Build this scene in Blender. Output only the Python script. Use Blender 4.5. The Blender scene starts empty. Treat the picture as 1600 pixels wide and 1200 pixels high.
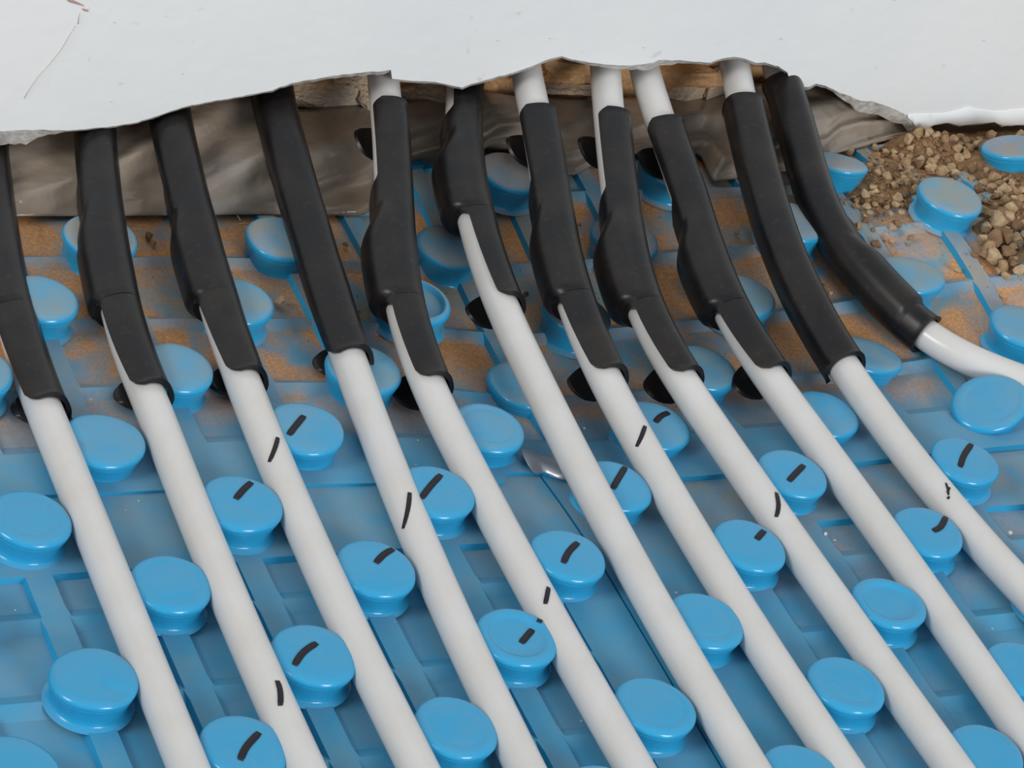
import bpy, bmesh, math, random
import numpy as np
from mathutils import Vector, Matrix, noise

# ------------------------------------------------------------------ camera, sky, light, exposure
SC = bpy.context.scene
COL = SC.collection
EYE = np.array([-0.35603318, -0.74903134, 0.66145151])
ROT = np.array([[0.88952504, -0.3767072, 0.25852834],
                [-0.04046976, -0.62858848, -0.77668444],
                [0.45509055, 0.68041768, -0.57439044]])      # rows: right, down, forward
FPX = 5000.0
cd = bpy.data.cameras.new('camera'); cam = bpy.data.objects.new('camera', cd); COL.objects.link(cam)
cd.sensor_width = 36.0; cd.lens = 36.0 * FPX / 1600.0
cd.clip_start = 0.02; cd.clip_end = 50
X, Y, Z = Vector(ROT[0]), Vector(-ROT[1]), Vector(-ROT[2])
cam.matrix_world = Matrix(((X.x, Y.x, Z.x, EYE[0]), (X.y, Y.y, Z.y, EYE[1]), (X.z, Y.z, Z.z, EYE[2]), (0, 0, 0, 1)))
SC.camera = cam

w = bpy.data.worlds.new('daylight'); SC.world = w; w.use_nodes = True
bg = w.node_tree.nodes['Background']
bg.inputs[0].default_value = (0.90, 0.96, 1.0, 1); bg.inputs[1].default_value = 0.56

def area(name, loc, aim, sx, sy, power, col):
    l = bpy.data.lights.new(name, 'AREA'); l.shape = 'RECTANGLE'; l.size = sx; l.size_y = sy
    l.energy = power; l.color = col
    o = bpy.data.objects.new(name, l); COL.objects.link(o); o.location = loc
    o.rotation_euler = (Vector(aim) - Vector(loc)).to_track_quat('-Z', 'Y').to_euler()
    return o
area('window_light', (0.7, -2.6, 1.05), (0.2, 0.1, 0), 1.0, 0.9, 42, (1.0, 0.98, 0.95))
area('side_window_light', (-2.4, -0.5, 1.7), (0.2, 0.1, 0), 0.9, 0.9, 33, (1.0, 0.96, 0.90))

SC.view_settings.view_transform = 'Standard'
SC.view_settings.look = 'None'
SC.view_settings.gamma = 1.0
SC.view_settings.use_curve_mapping = False
SC.view_settings.exposure = 0.0

# ------------------------------------------------------------------ measuring helpers
S = 0.05 / math.sqrt(2)            # half the lattice pitch of the studs (m)
mm = 0.001
def ray(x, y):
    return ROT.T @ np.array([(x - 800) / FPX, (y - 600) / FPX, 1.0])
def on_z(x, y, z):
    d = ray(x, y); return EYE + d * (z - EYE[2]) / d[2]
def project(p):
    c = ROT @ (np.asarray(p) - EYE); return np.array([800 + FPX * c[0] / c[2], 600 + FPX * c[1] / c[2]])
def lerp_pts(pts, x):
    xs = [p[0] for p in pts]; ys = [p[1] for p in pts]; return float(np.interp(x, xs, ys))
def smooth(a, b, x):
    t = min(1, max(0, (x - a) / (b - a))); return t * t * (3 - 2 * t)

# wall plane: the wall meets the floor along this line
WA = on_z(100, 300, 0); WB = on_z(1540, 215, 0)
WDIR = (WB - WA) / np.linalg.norm(WB - WA)
WN = np.cross(WDIR, [0, 0, 1.0])                  # towards the room (-y)
if WN[1] > 0: WN = -WN
def on_wall(x, y, back=0.0):
    p0 = WA - WN * back; d = ray(x, y)
    return EYE + d * (np.dot(p0 - EYE, WN) / np.dot(d, WN))
def wall_depth(p):
    return -np.dot(np.asarray(p) - WA, WN)          # >0 = behind the wall face
def wall_y(x):
    return WA[1] + (x - WA[0]) * WDIR[1] / WDIR[0]

# studs: lattice place (u,v), centre of the top in the photograph, height of the warped panel (mm)
STUDS = [(-1,1,48,806,0),(0,0,163,684,0),(0,2,268,908,0),(-1,3,148,1055,0),(1,1,378,782,1),(2,0,478,665,1),(1,3,492,1019,0),
 (0,4,383,1163,0),(2,2,588,884,0),(3,1,682,764,.5),(4,0,762,664,-3),(2,4,714,1132,0),(3,3,809,991,0),(4,2,889,864,0),(5,1,962,755,-2.5),
 (6,0,1023,660,-7.5),(5,3,1102,966,0),(6,2,1172,848,0),(7,1,1239,736,-1.5),(8,0,1290,642,-6),(6,4,1324,1066,0),(7,3,1391,938,0),
 (8,2,1451,827,0),(9,1,1510,716,1),(4,4,1026,1100,0),(0,-2,65,462,3.5),(1,-3,158,366,2),(1,-1,275,570,1),(2,-2,372,465,1),(3,-3,440,368,-1),
 (3,-1,570,572,-3),(4,-2,650,465,-2),(5,-3,705,382,-7),(6,-4,800,265,2.5),(5,-1,820,597,-15),(6,-2,903,485,-11),(7,-3,978,368,-3.5),
 (8,-4,1050,258,3.5),(7,-1,1100,570,-10),(8,-2,1162,458,-5.5),(10,-4,1308,250,5),(10,-2,1424,425,3.5),(11,-3,1487,303,12),
 (12,-4,1588,226,7),(9,-1,1355,550,-7),(11,-1,1600,505,3),(10,0,1550,625,-3.5)]
_fu = np.array([s[0] for s in STUDS], float); _fv = np.array([s[1] for s in STUDS], float)
_fz = np.array([s[4] for s in STUDS], float)
# anchors: the floor is level towards the camera
for a in range(-4, 15, 2):
    for b in (5, 7): _fu = np.r_[_fu, a]; _fv = np.r_[_fv, b]; _fz = np.r_[_fz, 0]
for a in range(9, 17): _fu = np.r_[_fu, a]; _fv = np.r_[_fv, -5.4]; _fz = np.r_[_fz, -3]
BASE = 3.2; HEIGHT = 10.8            # the sheet lies this far (mm) above the level reckoned from the stud tops; stud height
def _kern(U, V, val):
    d2 = (U[..., None] - _fu) ** 2 + (V[..., None] - _fv) ** 2
    k = np.exp(-d2 / (2 * 1.15 ** 2)) + 1e-7 / (1 + d2)
    return (k * val).sum(-1) / k.sum(-1)
_vals = [_fz.copy()]
for _ in range(3):
    est = sum(_kern(_fu, _fv, q) for q in _vals); _vals.append(_fz - est)
def field_arr(U, V):
    return (sum(_kern(np.asarray(U, float), np.asarray(V, float), q) for q in _vals) + BASE) * mm
def field(x, y):
    return float(field_arr(np.array([x / S]), np.array([-y / S]))[0])
def on_field(x, y, off=0.0):
    z = off
    for _ in range(25):
        p = on_z(x, y, z); z = 0.5 * z + 0.5 * (field(p[0], p[1]) + off)
    return on_z(x, y, z)

# ------------------------------------------------------------------ object helpers
def tag(o, label=None, cat=None, group=None, kind=None):
    if label: o['label'] = label
    if cat: o['category'] = cat
    if group: o['group'] = group
    if kind: o['kind'] = kind
    return o
def mesh_obj(name, verts, faces, mat, parent=None, shade=True, loc=None):
    me = bpy.data.meshes.new(name); me.from_pydata([tuple(map(float, v)) for v in verts], [], faces); me.update()
    bm = bmesh.new(); bm.from_mesh(me); bmesh.ops.recalc_face_normals(bm, faces=bm.faces); bm.to_mesh(me); bm.free()
    if shade: me.polygons.foreach_set('use_smooth', [True] * len(me.polygons))
    o = bpy.data.objects.new(name, me); COL.objects.link(o)
    if mat: me.materials.append(mat)
    if parent: o.parent = parent
    if loc is not None: o.location = loc
    return o
def sharp(o, ang=35):
    me = o.data
    bm = bmesh.new(); bm.from_mesh(me); bm.normal_update()
    for e in bm.edges:
        e.smooth = not (len(e.link_faces) == 2 and e.calc_face_angle(0) > math.radians(ang))
    bm.to_mesh(me); bm.free()
def empty(name, loc):
    o = bpy.data.objects.new(name, None); COL.objects.link(o); o.location = loc; o.empty_display_size = 0.01
    return o

# ------------------------------------------------------------------ materials
def srgb(r, g, b):
    f = lambda c: (c / 12.92 if c <= 0.04045 else ((c + 0.055) / 1.055) ** 2.4)
    return (f(r / 255), f(g / 255), f(b / 255), 1)
def mat(name, col, rough=0.5, spec=0.5):
    m = bpy.data.materials.new(name); m.use_nodes = True
    b = m.node_tree.nodes['Principled BSDF']
    b.inputs['Base Color'].default_value = col; b.inputs['Roughness'].default_value = rough
    b.inputs['Specular IOR Level'].default_value = spec
    return m, m.node_tree, b
def nd(nt, t, **k):
    n = nt.nodes.new(t)
    for a, v in k.items(): setattr(n, a, v)
    return n
def noise_fac(nt, scale, lo, hi, detail=4, vec=None, dist=0.0):
    tc = nd(nt, 'ShaderNodeNewGeometry')
    n = nd(nt, 'ShaderNodeTexNoise'); n.inputs['Scale'].default_value = scale; n.inputs['Detail'].default_value = detail
    n.inputs['Distortion'].default_value = dist
    nt.links.new(tc.outputs['Position'], n.inputs['Vector'])
    r = nd(nt, 'ShaderNodeMapRange'); r.inputs['From Min'].default_value = lo; r.inputs['From Max'].default_value = hi
    nt.links.new(n.outputs['Fac'], r.inputs['Value'])
    return r.outputs['Result'], n
def mixc(nt, fac, a, b):
    m = nd(nt, 'ShaderNodeMix', data_type='RGBA')
    if isinstance(fac, float): m.inputs[0].default_value = fac
    else: nt.links.new(fac, m.inputs[0])
    for s, v in ((6, a), (7, b)):
        if isinstance(v, tuple): m.inputs[s].default_value = v
        else: nt.links.new(v, m.inputs[s])
    return m.outputs[2]
def mth(nt, op, a, b=None):
    m = nd(nt, 'ShaderNodeMath', operation=op); m.use_clamp = (op in ('MULTIPLY', 'ADD'))
    for i, v in enumerate((a, b)):
        if v is None: continue
        if isinstance(v, (int, float)): m.inputs[i].default_value = v
        else: nt.links.new(v, m.inputs[i])
    return m.outputs[0]
def bump(nt, b, src, strength, dist):
    bp = nd(nt, 'ShaderNodeBump'); bp.inputs['Strength'].default_value = strength; bp.inputs['Distance'].default_value = dist
    nt.links.new(src, bp.inputs['Height']); nt.links.new(bp.outputs['Normal'], b.inputs['Normal'])

def blue_mat(name, film, rough, BLUE):
    """blue moulded plastic; the vertex layer 'dirt' says where dust has settled"""
    m, nt, b = mat(name, BLUE, rough, 0.5)
    at = nd(nt, 'ShaderNodeAttribute'); at.attribute_name = 'dirt'
    g = nd(nt, 'ShaderNodeNewGeometry'); sp = nd(nt, 'ShaderNodeSeparateXYZ'); nt.links.new(g.outputs['Normal'], sp.inputs[0])
    up = nd(nt, 'ShaderNodeMapRange'); up.inputs['From Min'].default_value = 0.55; up.inputs['From Max'].default_value = 0.97
    nt.links.new(sp.outputs['Z'], up.inputs['Value'])
    f1, _ = noise_fac(nt, 70, 0.30, 0.62, 5)
    f2, _ = noise_fac(nt, 45, 0.34, 0.56, 6, dist=0.6)
    f3, _ = noise_fac(nt, 900, 0.3, 0.7, 3)
    fl = mth(nt, 'MULTIPLY', mth(nt, 'MULTIPLY', at.outputs['Fac'], up.outputs['Result']), mth(nt, 'ADD', mth(nt, 'MULTIPLY', f1, 0.7), 0.3))
    c1 = mixc(nt, mth(nt, 'MULTIPLY', fl, film), BLUE, srgb(148, 150, 136))
    at2 = nd(nt, 'ShaderNodeAttribute'); at2.attribute_name = 'sand'
    sf = mth(nt, 'MULTIPLY', mth(nt, 'MULTIPLY', at2.outputs['Fac'], up.outputs['Result']), f2)
    sandc = mixc(nt, f3, srgb(180, 128, 84), srgb(214, 160, 110))
    c2 = mixc(nt, sf, c1, sandc)
    nt.links.new(c2, b.inputs['Base Color'])
    rr = nd(nt, 'ShaderNodeMapRange'); rr.inputs['To Min'].default_value = rough; rr.inputs['To Max'].default_value = 0.75
    nt.links.new(mth(nt, 'ADD', fl, sf), rr.inputs['Value']); nt.links.new(rr.outputs['Result'], b.inputs['Roughness'])
    _, n = noise_fac(nt, 260, 0, 1, 3)
    bump(nt, b, n.outputs['Fac'], 0.18, 0.0006)
    b.inputs['Subsurface Weight'].default_value = 0.12
    b.inputs['Subsurface Radius'].default_value = (0.2, 0.6, 1.0); b.inputs['Subsurface Scale'].default_value = 0.002
    return m
M_PANEL = blue_mat('blue_panel_plastic', 0.80, 0.40, srgb(40, 150, 196))
M_STUD = blue_mat('blue_stud_plastic', 0.80, 0.20, srgb(40, 156, 206))

M_PIPE, nt, b = mat('milky_white_pipe_plastic', srgb(208, 207, 206), 0.22, 0.5)
b.inputs['Subsurface Weight'].default_value = 0.2; b.inputs['Subsurface Radius'].default_value = (1, 0.85, 0.7)
b.inputs['Subsurface Scale'].default_value = 0.003
f, n = noise_fac(nt, 55, 0.35, 0.75); nt.links.new(mixc(nt, f, srgb(211, 210, 210), srgb(206, 203, 199)), b.inputs['Base Color'])

M_BLACK, nt, b = mat('black_sleeve_plastic', srgb(19, 19, 22), 0.34, 0.34)
f, n = noise_fac(nt, 60, 0.42, 0.72, 5); f2, n2 = noise_fac(nt, 420, 0.60, 0.70, 2)
c = mixc(nt, mth(nt, 'MULTIPLY', f, 0.35), srgb(19, 19, 22), srgb(56, 47, 40))
c = mixc(nt, mth(nt, 'MULTIPLY', f2, 0.07), c, srgb(110, 100, 92)); nt.links.new(c, b.inputs['Base Color'])
_, n3 = noise_fac(nt, 800, 0, 1, 2); bump(nt, b, n3.outputs['Fac'], 0.06, 0.0003)

M_WALL, nt, b = mat('white_wall_paint', srgb(224, 228, 230), 0.62, 0.3)
f, n = noise_fac(nt, 9, 0.3, 0.7, 3); c = mixc(nt, f, srgb(228, 232, 235), srgb(234, 236, 238))
f, n = noise_fac(nt, 130, 0.70, 0.76, 2); c = mixc(nt, mth(nt, 'MULTIPLY', f, 0.30), c, srgb(170, 165, 160))
nt.links.new(c, b.inputs['Base Color'])
_, n = noise_fac(nt, 120, 0, 1, 5); bump(nt, b, n.outputs['Fac'], 0.25, 0.0012)
M_PLASTER, nt, b = mat('bare_grey_plaster', srgb(190, 188, 184), 0.9, 0.1)
f, n = noise_fac(nt, 260, 0.3, 0.7, 6); nt.links.new(mixc(nt, f, srgb(160, 157, 152), srgb(212, 211, 208)), b.inputs['Base Color'])
bump(nt, b, n.outputs['Fac'], 0.8, 0.0015)
M_STAIN, _, _ = mat('rusty_scuff', srgb(186, 150, 142), 0.8, 0.1)
M_STAIN2, _, _ = mat('grey_scuff', srgb(212, 210, 203), 0.8, 0.1)

M_MASON, nt, b = mat('sandy_masonry', srgb(176, 132, 92), 0.95, 0.05)
f, n = noise_fac(nt, 60, 0.35, 0.65, 6); f2, n2 = noise_fac(nt, 600, 0.3, 0.7, 4)
c = mixc(nt, f, srgb(248, 198, 144), srgb(222, 176, 132)); c = mixc(nt, mth(nt, 'MULTIPLY', f2, 0.35), c, srgb(120, 96, 76)); nt.links.new(c, b.inputs['Base Color'])
bump(nt, b, n2.outputs['Fac'], 0.5, 0.001)
M_LUMP, nt, b = mat('grey_mortar', srgb(150, 136, 120), 0.95, 0.05)
f, n = noise_fac(nt, 150, 0.3, 0.7, 6); nt.links.new(mixc(nt, f, srgb(226, 200, 170), srgb(192, 180, 166)), b.inputs['Base Color'])
_, n = noise_fac(nt, 500, 0, 1, 5); bump(nt, b, n.outputs['Fac'], 0.9, 0.002)
def clod_mat(name, a, c_):
    m, nt, b = mat(name, a, 0.95, 0.05)
    f, n = noise_fac(nt, 350, 0.35, 0.65, 5); nt.links.new(mixc(nt, f, a, c_), b.inputs['Base Color'])
    _, n = noise_fac(nt, 1200, 0, 1, 4); bump(nt, b, n.outputs['Fac'], 0.8, 0.0008)
    return m
M_CLOD = [clod_mat('tan_clod', srgb(174, 146, 113), srgb(148, 121, 92)), clod_mat('brown_clod', srgb(146, 117, 90), srgb(120, 95, 73)),
          clod_mat('pale_clod', srgb(192, 166, 134), srgb(164, 138, 109))]
M_EARTH = clod_mat('loose_earth', srgb(152, 118, 86), srgb(118, 92, 70))
M_SHEET, nt, b = mat('dusty_polythene', srgb(128, 118, 108), 0.16, 0.5)
f, n = noise_fac(nt, 28, 0.35, 0.65, 4); f2, _ = noise_fac(nt, 12, 0.4, 0.6, 2)
c = mixc(nt, f, srgb(132, 126, 120), srgb(164, 150, 134)); c = mixc(nt, mth(nt, 'MULTIPLY', f2, 0.5), c, srgb(128, 102, 78)); nt.links.new(c, b.inputs['Base Color'])
_, n = noise_fac(nt, 60, 0, 1, 3); bump(nt, b, n.outputs['Fac'], 0.5, 0.004)
M_INK, _, _ = mat('black_marker_ink', srgb(34, 30, 36), 0.5, 0.3)
M_SLAB, nt, b = mat('sandy_floor_slab', srgb(150, 126, 100), 0.95, 0.05)
M_FOIL, nt, b = mat('dull_silver_tape', srgb(176, 180, 190), 0.38, 0.5); b.inputs['Metallic'].default_value = 0.7
M_FLECK, _, _ = mat('white_fleck', srgb(225, 215, 205), 0.7, 0.2)
M_STRAW, _, _ = mat('straw', srgb(205, 160, 110), 0.7, 0.2)

# ------------------------------------------------------------------ the floor slab under the panels
gu = np.linspace(-8, 22, 61); gv = np.linspace(-9, 12, 43)
U, V = np.meshgrid(gu, gv, indexing='ij'); FZ = field_arr(U, V)
vs = [(U[i, j] * S, -V[i, j] * S, FZ[i, j] - 0.006) for i in range(len(gu)) for j in range(len(gv))]
nv = len(gv)
fs = [(i * nv + j, (i + 1) * nv + j, (i + 1) * nv + j + 1, i * nv + j + 1) for i in range(len(gu) - 1) for j in range(nv - 1)]
for i in range(len(gu)):                # far beyond, level
    for j in range(nv):
        if i in (0, len(gu) - 1) or j in (0, nv - 1):
            x, y, z = vs[i * nv + j]
            vs[i * nv + j] = ((x - 0.2) * (6 if i in (0, len(gu) - 1) else 1) + 0.2, y * (8 if j in (0, nv - 1) else 1), -0.006)
tag(mesh_obj('floor', vs, fs, M_SLAB), kind='structure')

# ------------------------------------------------------------------ the white wall with its broken lower edge
EDGE = [(-420,216),(-200,214),(-60,212),(0,205),(40,203),(75,203),(105,204),(118,203),(180,197),(215,191),(240,183),(285,168),(300,164),(350,155),(380,150),(425,141),(455,130),(500,122),(545,115),(580,112),(600,111),(611,110),(612.5,123),(640,126),(680,128),(710,135),(722,136),(735,132),(760,125),(800,114),(830,104),(843,98),(860,92),(877,88),(895,93),(920,97),(950,101),(975,103),(1000,101),(1020,98),(1030,94),(1060,94),(1090,97),(1110,98),(1125,92),(1145,89),(1165,91),(1180,98),(1195,98),(1215,103),(1230,113),(1235,128),(1243,138),(1262,135),(1275,131),(1290,134),(1310,144),(1328,150),(1345,158),(1362,158),(1390,167),(1410,176),(1425,188),(1433,203),(1445,200),(1460,193),(1480,190),(1500,195),(1530,191),(1555,189),(1565,195),(1600,193),(1700,191),(2000,185)]
CHAM = [(-420,22),(0,22),(40,20),(70,10),(100,2),(400,2),(450,3),(600,5),(612,3),(900,3),(1020,9),(1050,7),(1080,3),(1300,4),(1335,16),(1380,20),(1425,22),(1433,6),(1460,3),(2000,3)]
random.seed(3)
xs = sorted(set([p[0] for p in EDGE] + list(np.arange(-400, 2000, 9.0))))
front, chamf = [], []
for x in xs:
    y = lerp_pts(EDGE, x)
    j = 1.3 * noise.noise((x * 0.07, 0, 0)) + 1.0 * noise.noise((x * 0.21, 5, 0)) if -60 < x < 1650 else 0
    front.append(on_wall(x, y + j))
    c = lerp_pts(CHAM, x) * (1 + 0.5 * noise.noise((x * 0.06, 9, 0)))
    q = on_wall(x, y + j); d = on_wall(x, y + j + max(1, c), 0.0022)
    chamf.append(d)
N = len(xs)
TOP = 0.34
wv, wf = [], []
for r in range(5):
    for i in range(N):
        t = (r / 4.0); p = front[i] * 1.0; p = np.array([p[0], p[1], p[2] + (TOP - p[2]) * t]); wv.append(p)
for r in range(4):
    for i in range(N - 1): wf.append((r * N + i, r * N + i + 1, (r + 1) * N + i + 1, (r + 1) * N + i))
wall = mesh_obj('wall_back', wv, wf, M_WALL); tag(wall, 'white painted wall with a ragged hole broken through its foot', kind='structure')
ev, ef = [], []
for i in range(N):
    p = front[i]; c = chamf[i]; bk = c - WN * 0.004 + np.array([0, 0, 0.0006])
    m1 = 0.5 * (p + c) + WN * 0.0004 * noise.noise((xs[i] * 0.15, 2, 0))
    top = np.array([bk[0], bk[1], TOP])
    ev += [p, m1, c, bk, top]
for i in range(N - 1):
    for k in range(4): ef.append((i * 5 + k, i * 5 + k + 1, (i + 1) * 5 + k + 1, (i + 1) * 5 + k))
mesh_obj('broken_edge', ev, ef, M_PLASTER, wall, shade=False)
# thin plaster lip along the foot of the wall, right of the hole
lip_top = [(1418,178),(1440,177),(1475,176),(1500,170),(1512,166),(1530,170),(1560,173),(1600,168),(1700,170),(1900,170)]
lv, lf = [], []
lx = np.arange(1418, 1900, 8)
for x in lx:
    yt = lerp_pts(lip_top, x) + 1.2 * noise.noise((x * .12, 1, 0)); yb = lerp_pts(EDGE, x) + 1.0
    a = on_wall(x, yt, -0.0001); b_ = on_wall(x, yt + 2.0, -0.0006); c = on_wall(x, yb, -0.0006); d = on_wall(x, yb + 1, 0.0006)
    lv += [a, b_, c, d]
for i in range(len(lx) - 1):
    for k in range(3): lf.append((i * 4 + k, i * 4 + k + 1, i * 4 + 5 + k, i * 4 + 4 + k))
mesh_obj('plaster_lip', lv, lf, M_WALL, wall)
def wall_mark(pts, wd, m, name):
    v, f_ = [], []
    P = [on_wall(x, y, -0.00025) for x, y in pts]
    for i, p in enumerate(P):
        t = P[min(i + 1, len(P) - 1)] - P[max(i - 1, 0)]; t /= np.linalg.norm(t); sd = np.cross(t, WN)
        ww = wd[i] * mm * 0.5
        v += [p - sd * ww, p + sd * ww, p + sd * ww * 0.5 - 0.0002 * -WN, p - sd * ww * 0.5 - 0.0002 * -WN]
    for i in range(len(P) - 1):
        for k in range(4): f_.append((i * 4 + k, i * 4 + (k + 1) % 4, i * 4 + 4 + (k + 1) % 4, i * 4 + 4 + k))
    f_ += [(0, 1, 2, 3), tuple(len(v) - 4 + k for k in range(4))]
    return mesh_obj(name, v, f_, m, wall)
wall_mark([(104,-2),(110,1),(118,4),(126,7),(131,9)], [0.6,1.3,1.0,0.6,0.3], M_STAIN, 'scuff_mark')
wall_mark([(129,14),(133,16),(138,17)], [0.5,0.9,0.5], M_STAIN, 'scuff_mark')
wall_mark([(126,20),(124,28),(122,38)], [0.4,0.6,0.3], M_STAIN2, 'scuff_mark')
wall_mark([(119,40),(108,58),(96,78),(80,98),(62,118),(46,140),(38,154)], [.3,.5,.4,.4,.4,.4,.2], M_STAIN2, 'scuff_mark')
for (x, y) in ((174,159),(179,35),(1475,102),(1220,60),(1221,61),(859,60),(1005,74),(1537,63),(778,63),(285,115)):
    wall_mark([(x - 2, y), (x, y + .5), (x + 2, y)], [.25, .5, .25], M_STAIN2, 'scuff_mark')

# masonry inside the chase behind the wall
def back_rough(depth, z0, z1, s0, s1, nx, nz, amp, scl):
    v, f_ = [], []
    for i in range(nx + 1):
        for k in range(nz + 1):
            p = WA + WDIR * (s0 + (s1 - s0) * i / nx) - WN * depth; p = np.array([p[0], p[1], z0 + (z1 - z0) * k / nz])
            a = amp * noise.fractal(tuple(p * scl), 1.0, 2.0, 4); v.append(p + WN * a)
    for i in range(nx):
        for k in range(nz): a = i * (nz + 1) + k; f_.append((a, a + nz + 1, a + nz + 2, a + 1))
    return v, f_
v, f_ = back_rough(0.040, -0.03, 0.30, -0.20, 0.70, 180, 60, 0.006, 45)
inner = mesh_obj('wall_inner', v, f_, M_MASON, shade=False); tag(inner, 'rough sandy masonry inside the broken wall chase', kind='structure')
# unseen cap added over the chase to keep sky light from leaking in
p = [WA + WDIR * s - WN * d for s in (-0.25, 0.75) for d in (0.0, 0.08)]
v = []
for q in p: v += [np.array([q[0], q[1], 0.30]), np.array([q[0], q[1], 0.34])]
mesh_obj('chase_light_block', v, [(0, 2, 6, 4), (1, 3, 7, 5), (0, 1, 3, 2), (4, 5, 7, 6), (0, 1, 5, 4), (2, 3, 7, 6)], M_MASON, inner, shade=False)

def rock(seed, sub=2, rough=0.35):
    bm = bmesh.new(); bmesh.ops.create_icosphere(bm, subdivisions=sub, radius=1.0)
    r = random.Random(seed); o = Vector((r.uniform(0, 50), r.uniform(0, 50), r.uniform(0, 50)))
    cuts = [(Vector((r.gauss(0, 1), r.gauss(0, 1), r.gauss(0, 1))).normalized(), r.uniform(0.42, 0.74)) for _ in range(9)]
    for q in bm.verts:
        n = q.co.normalized(); d = 1 + rough * noise.fractal(n * 1.6 + o, 1.0, 2.0, 3)
        c = n * d
        for cn, cdist in cuts:
            k = c.dot(cn)
            if k > cdist: c -= cn * (k - cdist) * 0.96
        q.co = c
    me = bpy.data.meshes.new('rock'); bm.to_mesh(me); bm.free()
    return me
def lump(px, wpx, hpx, back, seed, m):
    c = on_wall(px[0], px[1], back); dist = np.dot(c - EYE, ROT[2]); k = dist / FPX
    me = rock(seed, 4, 0.5); o = bpy.data.objects.new('mortar_lump', me); COL.objects.link(o); me.materials.append(m)
    o.parent = inner
    sx, sz = wpx * k / 2 / 0.8, hpx * k / 2 / 0.8 / 0.95
    o.matrix_local = Matrix(((WDIR[0], -WN[0], 0, c[0]), (WDIR[1], -WN[1], 0, c[1]), (WDIR[2], 0, 1, c[2]), (0, 0, 0, 1))) @ Matrix.Diagonal((sx, 0.009, sz, 1))
    return o
lump((520,146), 190, 52, 0.033, 2, M_LUMP); lump((585,140), 90, 55, 0.034, 5, M_LUMP)
lump((668,144), 130, 40, 0.033, 7, M_LUMP); lump((740,150), 90, 60, 0.035, 8, M_MASON)
lump((875,135), 110, 34, 0.032, 11, M_LUMP); lump((880,112), 130, 60, 0.037, 12, M_MASON)
lump((1075,140), 130, 34, 0.032, 13, M_LUMP); lump((1120,132), 60, 34, 0.031, 17, M_LUMP); lump((1060,112), 190, 50, 0.037, 19, M_MASON)
lump((1270,140), 80, 30, 0.031, 23, M_LUMP)

# ------------------------------------------------------------------ blue stud panels
def ulines(lo, hi, half, slope=0.022, extra=()):
    L = set([lo, hi] + list(extra))
    for i in range(math.floor(lo) - 1, math.ceil(hi) + 1):
        for q in (i, i + half, i + half + slope, i + .5, i + 1 - half - slope, i + 1 - half):
            if lo + 0.004 < q < hi - 0.004: L.add(round(q, 4))
    return sorted(L)
DEPTH = 0.0024
def panel(name, u0, u1, v0, v1, hu, hv, pocket, base, dirt, sand, edge_v1=None, label=''):
    """ribbed sheet on the stud lattice: raised ribs along both lattice directions, sunk pockets between them"""
    extra_v = (1.45, 1.47) if v1 > 2 else (-0.32, -0.30)
    UL = ulines(u0, u1, hu); VL = ulines(v0, v1, hv, extra=[q for q in extra_v if v0 < q < v1])
    # refine long steps for the warp
    Ua = np.array(UL); Va = np.array(VL); UU, VV = np.meshgrid(Ua, Va, indexing='ij')
    FZ = field_arr(UU, VV)
    vs, dl, sl = [], [], []
    for i, u in enumerate(UL):
        for j, v in enumerate(VL):
            x = u * S; vv = v
            if edge_v1 is not None and j == len(VL) - 1: vv = edge_v1(u)
            y = -vv * S
            ci, cj = math.floor(u + 1e-6), math.floor(v + 1e-6); fu, fv = u - ci, v - cj
            lo_v, hi_v = pocket(ci, cj)
            inp = lo_v is not None and (hu + .021 <= fu <= 1 - hu - .021) and (lo_v - 1e-3 <= fv <= hi_v + 1e-3)
            z = FZ[i, j] + base - (DEPTH if inp else 0)
            if v1 < 2: z += 0.0016 * smooth(4.6, 6.0, u) * smooth(-1.0, 0.2, v)
            y_lim = wall_y(x) - 0.006
            if y > y_lim: y = y_lim
            vs.append((x, y, z)); dl.append(dirt(u, vv)); sl.append(sand(u, vv) * (1.0 if inp else 0.28))
    n = len(VL)
    fs = [(i * n + j, i * n + j + 1, (i + 1) * n + j + 1, (i + 1) * n + j) for i in range(len(UL) - 1) for j in range(n - 1)]
    # rim going down all round
    def rim(idx, dz):
        k0 = len(vs)
        for q in idx: vs.append((vs[q][0], vs[q][1], vs[q][2] - dz)); dl.append(0); sl.append(0)
        for a in range(len(idx) - 1): fs.append((idx[a], idx[a + 1], k0 + a + 1, k0 + a))
    m_ = len(UL)
    rim([i * n + n - 1 for i in range(m_)], 0.0026 if v1 < 2 else 0.004)
    rim([i * n for i in range(m_)], 0.004)
    rim([j for j in range(n)], 0.004); rim([(m_ - 1) * n + j for j in range(n)], 0.004)
    root = empty(name, (0, 0, 0)); tag(root, label, 'floor panel')
    o = mesh_obj('base_sheet', vs, fs, M_PANEL, root, shade=False)
    for nm, arr in (('dirt', dl), ('sand', sl)):
        a = o.data.attributes.new(nm, 'FLOAT', 'POINT'); a.data.foreach_set('value', arr)
    return root
SEAM = [(-1.1,.42),(-.2,.46),(2.62,.56),(3.78,.57),(5.48,.60),(6.34,.62),(7.8,.62),(8.4,.60),(9.96,.54),(13,.47)]
def seam_v(u):
    v = lerp_pts(SEAM, u)
    if 4.05 < u < 4.55: v -= 0.16          # torn corner where the three panels meet
    return v
def pk_back(i, j):
    if j >= 0: return (None, None)
    if j == -1: return (0.115, 0.70)
    return (0.115, 0.885)
def pk_front(i, j):
    if j <= 0 or i in (4, 5): return (None, None)
    if j == 1: return (0.46, 0.87)
    return (0.15, 0.85)
d_back = lambda u, v: 0.38 + 0.62 * smooth(0.4, -2.2, v)
s_back = lambda u, v: 0.15 + 0.85 * smooth(0.2, -1.6, v)
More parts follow.
